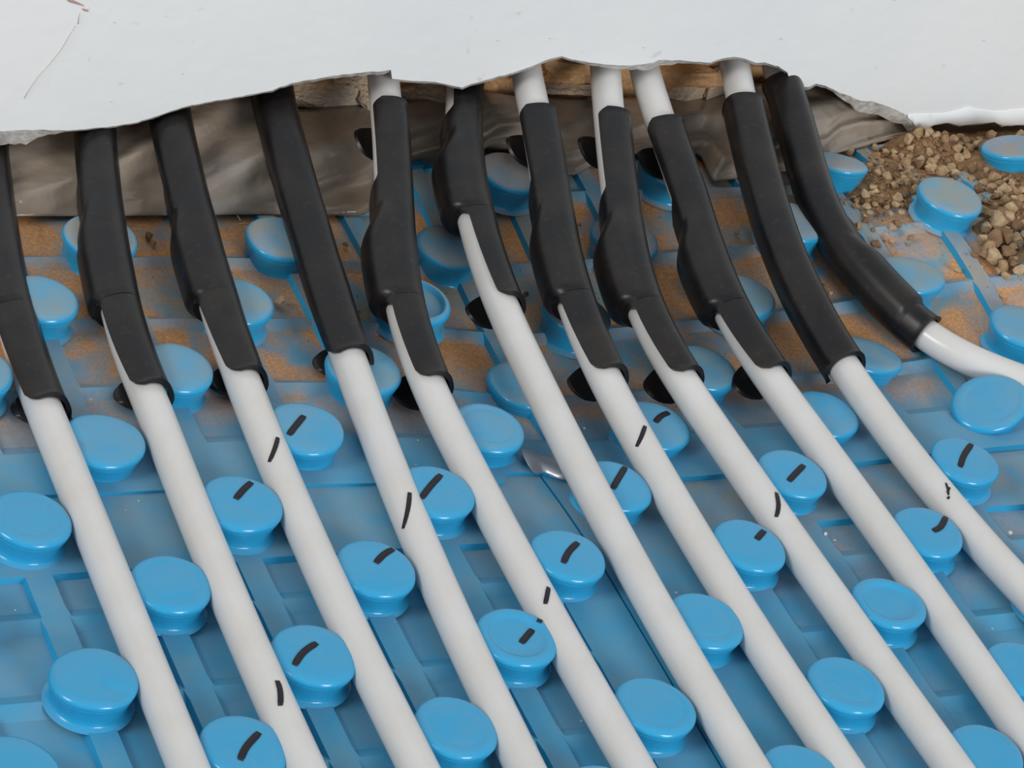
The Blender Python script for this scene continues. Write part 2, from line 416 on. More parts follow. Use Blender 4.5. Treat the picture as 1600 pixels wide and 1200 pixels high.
d_front = lambda u, v: 0.36 + 0.25 * smooth(2.4, 0.6, v) + 0.18 * smooth(4.2, 5.5, u) * smooth(2.6, 1, v)
s_front = lambda u, v: 0.04 + 0.45 * smooth(2.3, 0.9, v) * (0.25 + 0.75 * smooth(3, 5, u)) + 0.18 * smooth(5, 6.5, u) * smooth(3.2, 2, v)
back = panel('stud_panel', -3.0, 13.2, -5.35, 0.5, 0.095, 0.115, pk_back, 0.0014, d_back, s_back, edge_v1=seam_v,
             label='dusty blue studded floor panel at the back, running up to the wall hole')
left = panel('stud_panel', -4.0, 4.475, 0.25, 7.0, 0.125, 0.15, pk_front, 0.0, d_front, s_front,
             label='cleaner blue studded floor panel filling the lower left, left of the diagonal seam')
right = panel('stud_panel', 4.505, 14.0, 0.25, 7.0, 0.125, 0.15, pk_front, 0.0, d_front, s_front,
              label='cleaner blue studded floor panel filling the lower right, right of the diagonal seam')

# studs: mushroom headed, undercut so that they grip the pipes
def stud_profile(kind, height):
    base = [(13.9, -0.4), (13.0, 0.25), (12.2, 0.8), (11.75, 1.8), (11.95, 4.0), (12.5, 6.8), (12.95, 8.6), (13.2, 9.4), (13.25, 9.8),
            (13.15, 10.1), (13.4, 10.45), (13.6, 11.0), (13.5, 11.9), (13.1, 12.8), (12.3, 13.5)]
    if kind == 'cup': base += [(11.2, 13.9), (10.3, 13.8), (9.5, 13.1), (8.9, 12.55), (7.5, 12.4), (3.5, 12.4)]
    elif kind == 'deep': base += [(11.6, 13.95), (11.0, 13.5), (10.3, 11.6), (9.4, 10.9), (7.5, 10.8), (3.5, 10.8)]
    elif kind == 'ring': base += [(11.1, 13.9), (9.6, 13.92), (9.2, 13.7), (8.7, 13.9), (6, 14.0), (3, 14.02)]
    else: base += [(11.1, 13.9), (8, 14.08), (5.5, 14.1), (2.8, 14.1)]
    return [(r, z if z < 0 else z * height / 14.0) for r, z in base]
def make_stud(panel_root, u, v, px, py, dz, kind='flat', tilt=(0, 0), sq=(1, 1), dent=None, label=None):
    zt = 0.014 + dz * mm
    c = on_z(px, py, zt); high = HEIGHT if v > -1 else HEIGHT + 1.2; base_z = zt - high * mm
    r = random.Random(int(u * 97 + v * 31 + 500)); seg = 40
    ph = [r.uniform(0, 6.28) for _ in range(3)]; am = [r.uniform(.006, .018), r.uniform(.004, .012), r.uniform(.002, .007)]
    rs = r.uniform(0.965, 1.02)
    lean = (r.uniform(-.012, .012) + tilt[0], r.uniform(-.012, .012) + tilt[1])
    prof = stud_profile(kind, high); vs, fs = [], []
    for (rad, z) in prof:
        for a in range(seg):
            th = 2 * math.pi * a / seg
            k = 1 + am[0] * math.cos(2 * th + ph[0]) + am[1] * math.cos(3 * th + ph[1]) + am[2] * math.cos(5 * th + ph[2])
            q = smooth(2.2, 8.5, z)
            R = rad * rs * (1 + (k - 1) * q)
            x = R * math.cos(th) * (1 + (sq[0] - 1) * q); y = R * math.sin(th) * (1 + (sq[1] - 1) * q)
            zz = z + q * (x * lean[0] + y * lean[1])
            if dent:
                dx, dy = x - dent[0], y - dent[1]; zz -= q * dent[3] * math.exp(-(dx * dx + dy * dy) / dent[2] ** 2)
            zz += q * 0.10 * noise.noise((x * .25 + u * 7, y * .25 + v * 5, 0))
            vs.append((x * mm, y * mm, zz * mm))
    n = len(prof)
    for i in range(n - 1):
        for a in range(seg): b2 = (a + 1) % seg; fs.append((i * seg + a, i * seg + b2, (i + 1) * seg + b2, (i + 1) * seg + a))
    vs.append((0, 0, (prof[-1][1] + (0 if not dent else -dent[3] * math.exp(-(dent[0] ** 2 + dent[1] ** 2) / dent[2] ** 2))) * mm)); k = len(vs) - 1
    for a in range(seg): fs.append(((n - 1) * seg + a, (n - 1) * seg + (a + 1) % seg, k))
    o = mesh_obj('stud', vs, fs, M_STUD, panel_root, loc=(c[0], c[1], base_z))
    d = smooth(1.6, -2.6, v); d = 0.14 + 0.86 * d
    sd = 0.42 * smooth(-2.2, -4, v)
    for nm, val in (('dirt', d), ('sand', sd)):
        a = o.data.attributes.new(nm, 'FLOAT', 'POINT'); a.data.foreach_set('value', [val] * len(vs))
    if label: o['label'] = label
    return o
SPECIAL = {(3, 3): dict(kind='cup', label='blue stud with a sunken ring in its top'), (7, 3): dict(kind='cup', sq=(1.03, .98), label='blue stud with a sunken ring in its top'),
           (4, -2): dict(kind='deep', label='blue stud with an open cupped top'), (-1, 3): dict(dent=(5, -8, 3.2, 1.5), tilt=(0.03, -0.05), label='blue stud dented near its front rim'),
           (0, 0): dict(dent=(-11, -1, 4, 1.6), sq=(1.03, 1)), (9, -1): dict(tilt=(-.14, -.10), sq=(1.2, .95), label='blue stud squashed aslant'),
           (10, 0): dict(tilt=(.34, .16), sq=(1.1, 1.0), kind='ring', label='blue stud squashed aslant'), (12, -4): dict(tilt=(.20, -.30), label='blue stud tipped up with the curled panel edge'),
           (10, -4): dict(tilt=(-.05, -.32)), (10, -2): dict(sq=(1.10, 1.0), tilt=(.05, -.10)), (6, 4): dict(kind='ring', dent=(6, -9, 3, .8)), (5, 3): dict(kind='ring'), (4, 4): dict(kind='ring'), (2, 4): dict(kind='ring'), (0, 2): dict(kind='ring'), (-1, 1): dict(kind='ring'),
           (4, 0): dict(kind='ring')}
stud_obj = {}
for (u, v, px, py, dz) in STUDS:
    if (u, v) == (1, 1): px = 378
    root = back if v <= 0 else (left if u < 4.49 else right)
    stud_obj[(u, v)] = make_stud(root, u, v, px, py, dz, **SPECIAL.get((u, v), {}))
for (u, v) in ((-1, -1), (9, -3), (-1, 5), (1, 5), (3, 5), (5, 5), (7, 5), (8, 4), (9, 3), (10, 2), (11, 1), (-2, 2), (-2, 4), (12, -2), (12, 0)):
    root = back if v <= 0 else (left if u < 4.49 else right)
    z = float(field_arr(np.array([u]), np.array([v]))[0])
    p = project((u * S, -v * S, z + (HEIGHT + (1.2 if v <= -1 else 0)) * mm)); stud_obj[(u, v)] = make_stud(root, u, v, p[0], p[1], z / mm - BASE + (1.2 if v <= -1 else 0) + HEIGHT - 10.8)

# ------------------------------------------------------------------ pen strokes
def ink_strip(P, Nn, widths, thick=0.00015):
    """P points, Nn normals -> a thin closed strip"""
    v, f_ = [], []
    for i, p in enumerate(P):
        t = P[min(i + 1, len(P) - 1)] - P[max(i - 1, 0)]; t = t / np.linalg.norm(t); sd = np.cross(t, Nn[i]); sd /= np.linalg.norm(sd)
        h = widths[i] * 0.5
        v += [p - sd * h, p - sd * h + Nn[i] * thick, p + sd * h + Nn[i] * thick, p + sd * h]
    for i in range(len(P) - 1):
        for k in range(4): f_.append((i * 4 + k, i * 4 + (k + 1) % 4, i * 4 + 4 + (k + 1) % 4, i * 4 + 4 + k))
    f_ += [(0, 1, 2, 3), tuple(len(v) - 4 + k for k in range(4))]
    return v, f_
def resample(pts, n):
    pts = np.array(pts, float); d = np.r_[0, np.cumsum(np.linalg.norm(np.diff(pts, axis=0), axis=1))]
    s = np.linspace(0, d[-1], n)
    # Catmull-Rom through the points, arc-length like
    out = np.stack([np.interp(s, d, pts[:, k]) for k in range(pts.shape[1])], 1)
    for _ in range(3): out[1:-1] = 0.25 * out[:-2] + 0.5 * out[1:-1] + 0.25 * out[2:]
    return out
bpy.context.view_layer.update()
def surf_hit(o, x, y):
    """where the sight line through this place of the photograph meets the object"""
    mi = o.matrix_world.inverted(); d = Vector(ray(x, y)); e = Vector(EYE)
    ok, loc, nor, _ = o.ray_cast(mi @ e, (mi.to_3x3() @ d).normalized())
    if not ok: return None
    return np.array(o.matrix_world @ loc), np.array((o.matrix_world.to_3x3() @ nor).normalized())
STUD_MARKS = {(2,0): [(451,680),(460,668),(475,650)], (1,1): [(368,780),(380,765),(402,746)], (3,1): [(658,779),(671,761),(689,742)],
 (2,2): [(587,880),(600,865),(625,853)], (4,2): [(880,880),(888,862),(903,848)], (1,3): [(460,1040),(468,1025),(478,1015),(495,1005)],
 (0,4): [(375,1188),(383,1168),(405,1145)], (3,3): [(814,1005),(832,984)], (5,1): [(957,764),(966,748),(977,730)], (6,0): [(1024,660),(1032,650),(1045,645)],
 (7,1): [(1232,752),(1245,738),(1256,727)], (6,2): [(1182,843),(1195,828),(1208,818)], (9,1): [(1500,730),(1505,712),(1518,694)], (8,2): [(1458,830),(1470,825),(1478,808)]}
def mark_on(o, pts, wmm, n=9):
    P, Nn = [], []
    for x, y in resample(pts, n):
        h = surf_hit(o, x, y)
        if h: P.append(h[0] + h[1] * 0.00008); Nn.append(h[1])
    if len(P) < 3: return
    wd = [wmm * mm * (0.55 + 0.45 * min(1, 2.6 * math.sin(math.pi * (i + .5) / len(P)))) for i in range(len(P))]
    v, f_ = ink_strip(P, Nn, wd)
    iv = o.matrix_world.inverted(); v = [iv @ Vector(map(float, q)) for q in v]
    m = mesh_obj('pen_mark', v, f_, M_INK, o); m['label'] = 'black marker stroke'
for k, pts in STUD_MARKS.items(): mark_on(stud_obj[k], pts, 2.3)
mark_on(stud_obj[(3, 3)], [(842,973),(844,968),(845,963)], 1.7, 5)

# ------------------------------------------------------------------ pipes
R_PIPE = 6.2 * mm
PIPES = [
 [(-22,230),(-12,330),(4,430),(26,520),(52,600),(72,650),(118,755),(166,890),(235,1050),(294,1200)],
 [(146,195),(150,250),(153,300),(160,350),(168,400),(181,470),(205,560),(227,610),(246,650),(283,750),(342,900),(408,1050),(476,1200)],
 [(262,170),(277,250),(297,330),(322,420),(338,480),(362,550),(384,610),(410,680),(445,762),(503,895),(559,1000),(650,1197)],
 [(424,145),(437,200),(464,300),(494,400),(524,500),(548,570),(565,620),(604,720),(653,840),(681,908),(733,1020),(820,1200)],
 [(598,118),(605,170),(609,250),(612,320),(616,400),(624,470),(644,540),(670,605),(724,720),(771,810),(820,895),(880,1000),(940,1112),(988,1197)],
 [(722,135),(718,200),(722,260),(731,310),(744,365),(764,430),(790,500),(815,550),(839,600),(895,715),(996,896),(1085,1050),(1168,1200)],
 [(820,103),(838,185),(850,250),(861,330),(870,380),(886,450),(902,495),(924,550),(948,600),(990,680),(1012,720),(1052,785),(1121,897),(1169,970),(1232,1072),(1313,1197)],
 [(945,98),(952,190),(960,270),(967,330),(975,380),(989,450),(1010,505),(1038,555),(1067,600),(1112,668),(1183,772),(1229,840),(1279,900),(1370,1028),(1485,1198)],
 [(1004,100),(1036,208),(1062,270),(1083,340),(1100,400),(1120,450),(1145,505),(1178,555),(1208,600),(1230,632),(1282,702),(1335,770),(1425,895),(1483,977),(1568,1105),(1635,1200)],
 [(1146,92),(1160,165),(1180,250),(1207,350),(1233,420),(1262,480),(1296,540),(1318,575),(1345,612),(1421,715),(1476,785),(1571,890),(1640,965)],
 [(1213,105),(1229,150),(1244,200),(1262,270),(1282,330),(1310,380),(1343,425),(1388,472),(1446,524),(1494,553),(1555,580),(1605,598),(1680,622)],
]
SLEEVE_END = [648, 622, 608, 572, 610, 488, 598, 604, 596, 575, 522]
SLEEVE_TOP = [None, None, None, None, 172, None, 182, 194, 206, 170, 138]
BACK_OFF = 0.0150
def smooth_path(pts, n):
    pts = np.array(pts, float); d = np.r_[0, np.cumsum(np.linalg.norm(np.diff(pts, axis=0), axis=1))]
    # natural-ish cubic via Catmull-Rom tangents
    m = np.gradient(pts, d, axis=0); s = np.linspace(0, d[-1], n); out = []
    for q in s:
        i = min(max(np.searchsorted(d, q) - 1, 0), len(d) - 2); h = d[i + 1] - d[i]; t = (q - d[i]) / h
        out.append((2*t**3-3*t**2+1)*pts[i] + (t**3-2*t**2+t)*h*m[i] + (-2*t**3+3*t**2)*pts[i+1] + (t**3-t**2)*h*m[i+1])
    out = np.array(out)
    for _ in range(10): out[1:-1] = 0.25 * out[:-2] + 0.5 * out[1:-1] + 0.25 * out[2:]
    return out
def pipe_path(k):
    pts = np.array(PIPES[k], float)
    if k != 10:                                            # lying on the panel the pipe runs in one smooth sweep
        lo = pts[:, 1] > SLEEVE_END[k] - 60; cf = np.polyfit(pts[lo, 1], pts[lo, 0], 2)
        for i in range(len(pts)):
            a = smooth(SLEEVE_END[k] - 60, SLEEVE_END[k] + 30, pts[i, 1]); pts[i, 0] = (1 - a) * pts[i, 0] + a * np.polyval(cf, pts[i, 1])
    px = smooth_path(pts, 90)
    for _ in range(14): px[1:-1] = 0.25 * px[:-2] + 0.5 * px[1:-1] + 0.25 * px[2:]
    y_end = SLEEVE_END[k] + (105 if k != 5 else 190)
    d = np.r_[0, np.cumsum(np.linalg.norm(np.diff(px, axis=0), axis=1))]
    i_end = int(np.argmin(abs(px[:, 1] - y_end))) if k != 10 else int(np.argmin(abs(px[:, 0] - 1480)))
    z0 = 10.2 * mm + (1.0 * mm if k in (1, 5) else 0.6 * mm if k in (0, 2) else 0)
    top = on_wall(px[0][0], px[0][1], BACK_OFF); z1 = top[2]
    P = []
    for i, (x, y) in enumerate(px):
        f = max(0.0, 1 - d[i] / d[i_end]); z = z0 + (z1 - z0) * f ** 1.6
        P.append(on_z(x, y, z))
    P = np.array(P)
    for _ in range(6): P[1:-1] = 0.25 * P[:-2] + 0.5 * P[1:-1] + 0.25 * P[2:]
    # carry on behind the wall, turning upright
    t = P[0] - P[1]; t /= np.linalg.norm(t); ext = []; q = P[0].copy()
    for i in range(26):
        a = min(1, (i + 1) / 5.0); up = np.array([0, 0, 1.0]); tt = t * (1 - a) + up * a
        dep = wall_depth(q)
        tt = tt / np.linalg.norm(tt)
        if dep > 0.022:                                    # do not run into the masonry
            tt = tt + WN * np.dot(tt, -WN); tt = tt / np.linalg.norm(tt)
        q = q + tt * 0.006; ext.append(q.copy())
    # carry on past the frame
    e = P[-1] - P[-4]; e /= np.linalg.norm(e); e[2] = 0
    tail = [P[-1] + e * 0.012 * i for i in range(1, 9)]
    full = np.array(ext[::-1] + list(P) + tail)
    for _ in range(3): full[1:-1] = 0.25 * full[:-2] + 0.5 * full[1:-1] + 0.25 * full[2:]
    return full
def even(P, step):
    d = np.r_[0, np.cumsum(np.linalg.norm(np.diff(P, axis=0), axis=1))]; s = np.arange(0, d[-1], step)
    return np.stack([np.interp(s, d, P[:, k]) for k in range(3)], 1)
def frames(P):
    T = np.gradient(P, axis=0); T /= np.linalg.norm(T, axis=1)[:, None]
    C = EYE - np.array([0.2, 0.1, 0.02]); C = C / np.linalg.norm(C)      # one fixed direction for all
    Nn = C - (T @ C)[:, None] * T; Nn /= np.linalg.norm(Nn, axis=1)[:, None]
    return T, Nn, np.cross(T, Nn)                              # L points to the left of the pipe
def tube(P, r, seg=28):
    T, Nn, L = frames(P); v, f_ = [], []
    for i in range(len(P)):
        for a in range(seg):
            th = 2 * math.pi * a / seg; v.append(P[i] + r * (math.cos(th) * Nn[i] + math.sin(th) * L[i]))
    for i in range(len(P) - 1):
        for a in range(seg): b2 = (a + 1) % seg; f_.append((i * seg + a, i * seg + b2, (i + 1) * seg + b2, (i + 1) * seg + a))
    f_ += [tuple(range(seg)), tuple(len(v) - seg + a for a in range(seg))]
    return v, f_
ORD = ['leftmost', 'second from the left', 'third from the left', 'fourth from the left', 'fifth from the left', 'sixth from the left',
       'seventh from the left', 'eighth from the left', 'ninth from the left', 'second from the right', 'rightmost']
PIPE_LABEL = [
 'white plastic heating pipe at the far left, leftmost of all, without pen marks',
 'white plastic heating pipe second from the left, with one pen stroke far down',
 'white plastic heating pipe third from the left, pen stroke just below its black sleeve',
 'white plastic heating pipe fourth from the left, long pen stroke beside a marked stud',
 'white heating pipe fifth from the left, bare at the wall, small pen stroke low',
 'white heating pipe leaving the highest sleeve and lying along the diagonal seam',
 'white heating pipe just right of the one on the diagonal seam, with pen stroke',
 'white plastic heating pipe eighth from the left, pen stroke beside a marked stud',
 'white heating pipe ninth from the left, leaning left at the wall, no marks',
 'white plastic heating pipe second from the right, with a scribbled pen mark',
 'white plastic heating pipe at the right that swings away to the right-hand edge']
PATH = []
pipe_objs = []
for k in range(11):
    P = even(pipe_path(k), 0.003); PATH.append(P)
    v, f_ = tube(P, R_PIPE)
    o = mesh_obj('heating_pipe', v, f_, M_PIPE); tag(o, PIPE_LABEL[k], 'pipe', 'white heating pipes coming out of the wall'); pipe_objs.append(o)
bpy.context.view_layer.update()
for k, pts, wd in ((1, [(433,1064),(437,1072),(439,1085),(438,1103)], 1.8), (2, [(421,722),(427,708),(432,695),(434,684)], 1.6), (3, [(630,826),(634,812),(639,792),(640,770)], 1.6),
               (4, [(852,944),(855,930),(857,918)], 1.6), (6, [(995,698),(1002,684),(1008,666)], 1.6), (7, [(1213,808),(1218,792),(1213,770)], 1.6),
               (9, [(1478,755),(1482,768),(1482,774)], .8), (9, [(1480,770),(1484,762)], .8), (9, [(1481,780),(1483,776)], .9)):
    mark_on(pipe_objs[k], pts, wd, 7)

# ------------------------------------------------------------------ black bend sleeves clipped round the pipes
def at_y(P, y, x=None):
    q = np.array([project(p) for p in P]); return int(np.argmin(abs(q[:, 1] - y) + (1e4 * (np.array([wall_depth(p) for p in P]) > 0.02))))
RI, RO = 7.0 * mm, 8.2 * mm
#        open-edge angle (top, bottom), collar y range, bulge mm, tabs (top, bottom), side (1 = opens left)
SL = [dict(th=(44, 14), col=(340, 497), bul=1.7, tab=(0, 1)), dict(th=(48, 12), col=(322, 485), bul=2.3, tab=(1, 1)),
      dict(th=(56, 14), col=(322, 478), bul=2.5, tab=(1, 1)), dict(th=(86, 40), col=(322, 420), bul=1.0, tab=(0, 1)),
      dict(th=(30, 10), col=(318, 484), bul=4.0, tab=(1, 1)), dict(th=(20, -8), col=(212, 345), bul=4.2, tab=(0, 1)),
      dict(th=(44, 14), col=(318, 478), bul=2.6, tab=(1, 1)), dict(th=(30, 8), col=(335, 488), bul=4.8, tab=(1, 1)),
      dict(th=(46, 12), col=(345, 490), bul=3.6, tab=(1, 1)), dict(th=(120, 105), col=(300, 430), bul=1.0, tab=(0, 0)),
      dict(th=(125, 118), col=(400, 470), bul=2.0, tab=(0, 0), flip=True)]
SL_LABEL = [
 'black plastic bend sleeve on the leftmost pipe, half outside the picture', 'black plastic bend sleeve on the second pipe from the left',
 'black plastic bend sleeve on the third pipe from the left', 'black plastic bend sleeve on the fourth pipe from the left, smooth with no open slit',
 'black bend sleeve on the fifth pipe from the left, bulging halfway down', 'black bend sleeve ending highest of all, on the pipe along the diagonal seam',
 'black bend sleeve on the seventh pipe from the left, white pipe showing above', 'black bend sleeve on the eighth pipe from the left, bulging the most',
 'black bend sleeve on the ninth pipe from the left, below a left-leaning white end', 'dusty black bend sleeve second from the right, closed in front with a square lower end',
 'dusty black bend sleeve at the far right, bending away to the right']
for k in range(11):
    P = PATH[k]; c = SL[k]
    i1 = at_y(P, SLEEVE_END[k]) if k != 10 else int(np.argmin([np.linalg.norm(project(p) - np.array([1446, 524])) for p in P]))
    if SLEEVE_TOP[k] is None:
        top = on_wall(PIPES[k][0][0], PIPES[k][0][1], BACK_OFF); i0 = int(np.argmin(np.linalg.norm(P - top, axis=1))) - 8
    else: i0 = at_y(P, SLEEVE_TOP[k])
    Q = even(P[i0:i1 + 1], 0.0012); n = len(Q); T, Nn, L = frames(Q)
    ys = np.array([project(p)[1] for p in Q]); sgn = -1 if c.get('flip') else 1
    def pt(i, th, r):
        return Q[i] + r * (math.cos(math.radians(th)) * Nn[i] + sgn * math.sin(math.radians(th)) * L[i])
    root = empty('bend_sleeve', tuple(Q[-1])); tag(root, SL_LABEL[k], 'pipe sleeve', 'black bend sleeves where the pipes turn up into the wall')
    off = Vector(tuple(Q[-1]))
    loc = lambda vs: [Vector(tuple(map(float, q))) - off for q in vs]
    # channel
    m = 30; v, f_ = [], []
    for i in range(n):
        t = i / (n - 1); tq = t * t; e1 = c['th'][0] * (1 - tq) + c['th'][1] * tq
        mid = smooth(c['col'][0] - 25, c['col'][0] + 15, ys[i]) * smooth(c['col'][1] + 12, c['col'][1] - 20, ys[i]) if c['bul'] > 1.5 else 0
        e1 = e1 + (110 - e1) * mid
        dend = min(i, n - 1 - i) * 1.2
        if e1 < 100: e1 -= 26 * max(0, 1 - dend / 4.0) ** 2          # rounded corners of the flap
        e2 = -208
        ro = RO + 0.15 * mm * noise.noise((i * .05, k * 3, 0)) + 0.35 * mm * max(0, 1 - dend / 2.0) ** 2
        A = np.linspace(e1, e2, m)
        sq4 = lambda a: (abs(math.cos(math.radians(a + 12))) ** 2.9 + abs(math.sin(math.radians(a + 12))) ** 2.9) ** (-1 / 2.9)
        ring = [pt(i, a, ro * (1 + 0.8 * (sq4(a) - 1))) for a in A] + [pt(i, a, RI) for a in A[::-1]]
        v += ring
    w2 = 2 * m
    for i in range(n - 1):
        for a in range(w2): b2 = (a + 1) % w2; f_.append((i * w2 + a, i * w2 + b2, (i + 1) * w2 + b2, (i + 1) * w2 + a))
    for base in (0, (n - 1) * w2):
        for a in range(m - 1): f_.append((base + a, base + a + 1, base + w2 - 2 - a, base + w2 - 1 - a))
    ch = mesh_obj('channel', loc(v), f_, M_BLACK, root); sharp(ch, 50)
    # collar: the fuller band half way round the bend
    if c['bul'] > 1.5:
        y0, y1 = c['col']
        ia = int(np.argmin(abs(ys - y0))); ib = int(np.argmin(abs(ys - y1)))
        if k == 10:
            qx = np.array([project(p)[0] for p in Q]); ia = int(np.argmin(abs(qx - 1300))); ib = int(np.argmin(abs(qx - 1420)))
        v, f_ = [], []; A = np.linspace(-62, 205, 34); nn = ib - ia + 1
        for s_ in range(nn):
            i = ia + s_; t = s_ / (nn - 1)
            ring = []
            for a in A:
                wgt = max(0, math.cos(math.radians((a - 95) * 0.82))) ** 1.2
                lead = 0.06 + 0.26 * smooth(-40, 100, a)                # the upper edge runs slanting: a crease
                prof = smooth(lead - 0.10, lead + 0.16, t) * smooth(1.0, 0.955 - 0.04 * smooth(20, 100, a), t)
                lift = 0.25 + 0.75 * prof
                r = RO + (0.12 + 0.30 * prof * smooth(-62, -20, a) + c['bul'] * wgt * (0.08 * lift + 0.92 * prof * (0.75 + 0.25 * math.sin(math.pi * t)))) * mm
                r = r * (1 + 0.8 * (sq4(a) - 1) * (1 - min(1, wgt)))
                if a < -45: r = RO * (1 + 0.8 * (sq4(a) - 1)) + (r - RO * (1 + 0.8 * (sq4(a) - 1))) * (a + 62) / 17.0 - 0.05 * mm
                ring.append(pt(i, a, r))
            inn = [pt(i, a, (RO - 0.35 * mm) if 0 < s_ < nn - 1 else R_PIPE * 1.01) for a in A[::-1]]
            v += ring + inn
        w3 = 2 * len(A)
        for i in range(nn - 1):
            for a in range(w3): b2 = (a + 1) % w3; f_.append((i * w3 + a, i * w3 + b2, (i + 1) * w3 + b2, (i + 1) * w3 + a))
        for base in (0, (nn - 1) * w3):
            for a in range(len(A) - 1): f_.append((base + a, base + a + 1, base + w3 - 2 - a, base + w3 - 1 - a))
        co = mesh_obj('collar', loc(v), f_, M_BLACK, root); sharp(co, 60)
    # half-moon tabs flaring out from behind the pipe at the ends
    for which in (0, 1):
        if not c['tab'][which]: continue
        ln = int((20 if which == 0 else 17) / 1.2); ids = list(range(1, ln)) if which == 0 else list(range(n - 1 - ln, n))
        v, f_ = [], []; mm_ = 10
        for q, i in enumerate(ids):
            t = (q + .5) / len(ids); tip = math.sin(math.pi * t ** (0.8 if which == 0 else 1.15)) ** 0.42
            ring = []
            for a in np.linspace(0, 1, mm_):
                th = 160 - 62 * a * tip; r = RO + 5.0 * mm * (a * tip)
                ring.append((th, r))
            def rest(q, up):
                q[2] = max(q[2], field(q[0], q[1]) + 0.0016 + up); return q
            v += [rest(pt(i, th, r), 0) for th, r in ring] + [rest(pt(i, th, r - 1.2 * mm), 0.0011) for th, r in ring[::-1]]
        w4 = 2 * mm_
        for i in range(len(ids) - 1):
            for a in range(w4): b2 = (a + 1) % w4; f_.append((i * w4 + a, i * w4 + b2, (i + 1) * w4 + b2, (i + 1) * w4 + a))
        for base in (0, (len(ids) - 1) * w4):
            for a in range(mm_ - 1): f_.append((base + a, base + a + 1, base + w4 - 2 - a, base + w4 - 1 - a))
        tb = mesh_obj('tab', loc(v), f_, M_BLACK, root); sharp(tb, 60)

# ------------------------------------------------------------------ polythene sheet draped in the hole
BOT = [(-60,337),(100,336),(280,335),(420,333),(560,336),(572,334),(585,322),(600,268),(640,258),(700,255),(745,245),(760,232),(840,232),(868,270),(900,272),(935,252),(1000,240),(1095,240),(1115,282),(1150,278),(1180,270),(1280,262),(1300,240),(1345,230),(1400,214),(1430,206),(1452,200)]
TOPP = [(-60,196),(0,192),(100,186),(200,170),(300,145),(430,120),(445,150),(470,168),(560,162),(640,158),(700,150),(760,142),(850,150),(950,152),(1000,150),(1060,152),(1100,154),(1150,142),(1180,130),(1250,122),(1330,132),(1400,162),(1452,196)]
v, f_ = [], []; nx, nz = 230, 26
for i in range(nx + 1):
    x = -60 + 1512 * i / nx
    a = on_field(x, lerp_pts(BOT, x), 0.003); b_ = on_wall(x, lerp_pts(TOPP, x), 0.026)
    for k in range(nz + 1):
        t = k / nz; p = a * (1 - t) + b_ * t
        p = p + (WN * 0.006 + np.array([0, 0, 0.003])) * math.sin(math.pi * t)
        env = math.sin(math.pi * min(1, t * 1.15)) ** 0.7 if t < .87 else 0.2
        q = 0.0095 * noise.noise((t * 2.6 - x * 0.0065, x * 0.0022 + t * .3, 3)) + 0.0038 * noise.noise((t * 6.5 - x * 0.013, x * .004, 8))
        p = p + np.array([0, -0.6, 0.8]) * q * env - np.array([0, -0.6, 0.8]) * 0.001
        v.append(p)
for i in range(nx):
    for k in range(nz): a = i * (nz + 1) + k; f_.append((a, a + nz + 1, a + nz + 2, a + 1))
sh = mesh_obj('plastic_sheet', v, f_, M_SHEET)
md = sh.modifiers.new('thickness', 'SOLIDIFY'); md.thickness = 0.0003
tag(sh, 'crumpled grey polythene sheet hanging in the wall hole behind the pipes', 'plastic sheet')

# ------------------------------------------------------------------ loose earth, clods and scraps
rng = random.Random(11)
MOUNDS = [((1388,278), 7.5, 15), ((1345,285), 3.5, 11), ((1590,275), 10, 17), ((1565,345), 4.5, 11), ((1490,232), 8, 16), ((1430,225), 8, 12), ((1590,320), 7, 12), ((1650,260), 13, 25), ((1555,395), 2.4, 8)]
MP = [(on_field(x, y, 0.003), a, s) for (x, y), a, s in MOUNDS]
def mound_h(x, y):
    h = 0
    for p, a, s in MP: h = max(h, 0) + a * math.exp(-((x - p[0]) ** 2 + (y - p[1]) ** 2) / (2 * (s * mm * 0.75) ** 2)) * 0.8
    return h
v, f_ = [], []; gx = np.linspace(0.345, 0.56, 110); gy = np.linspace(0.085, 0.215, 70)
UU, VV = np.meshgrid(gx / S, -gy / S, indexing='ij'); FZ = field_arr(UU, VV)
for i, x in enumerate(gx):
    for j, y in enumerate(gy):
        h = mound_h(x, y); h = min(h, 9)
        z = FZ[i, j] + (h - 1.6 + 0.9 * noise.fractal((x * 120, y * 120, 0), 1, 2, 4)) * mm
        if h < 1.2: z = FZ[i, j] - 0.0045
        v.append((x, min(y, wall_y(x) + 0.004), z))
n = len(gy)
f_ = [(i * n + j, (i + 1) * n + j, (i + 1) * n + j + 1, i * n + j + 1) for i in range(len(gx) - 1) for j in range(n - 1)
      if max(mound_h(gx[i + a], gy[j + b2]) for a in (0, 1) for b2 in (0, 1)) > 1.2]
earth = mesh_obj('loose_earth', v, f_, M_EARTH, shade=False)
bm = bmesh.new(); bm.from_mesh(earth.data); bmesh.ops.delete(bm, geom=[q for q in bm.verts if not q.link_faces], context='VERTS'); bm.to_mesh(earth.data); bm.free()
tag(earth, 'loose brown earth heaped under the wall at the right', 'earth', kind='stuff')

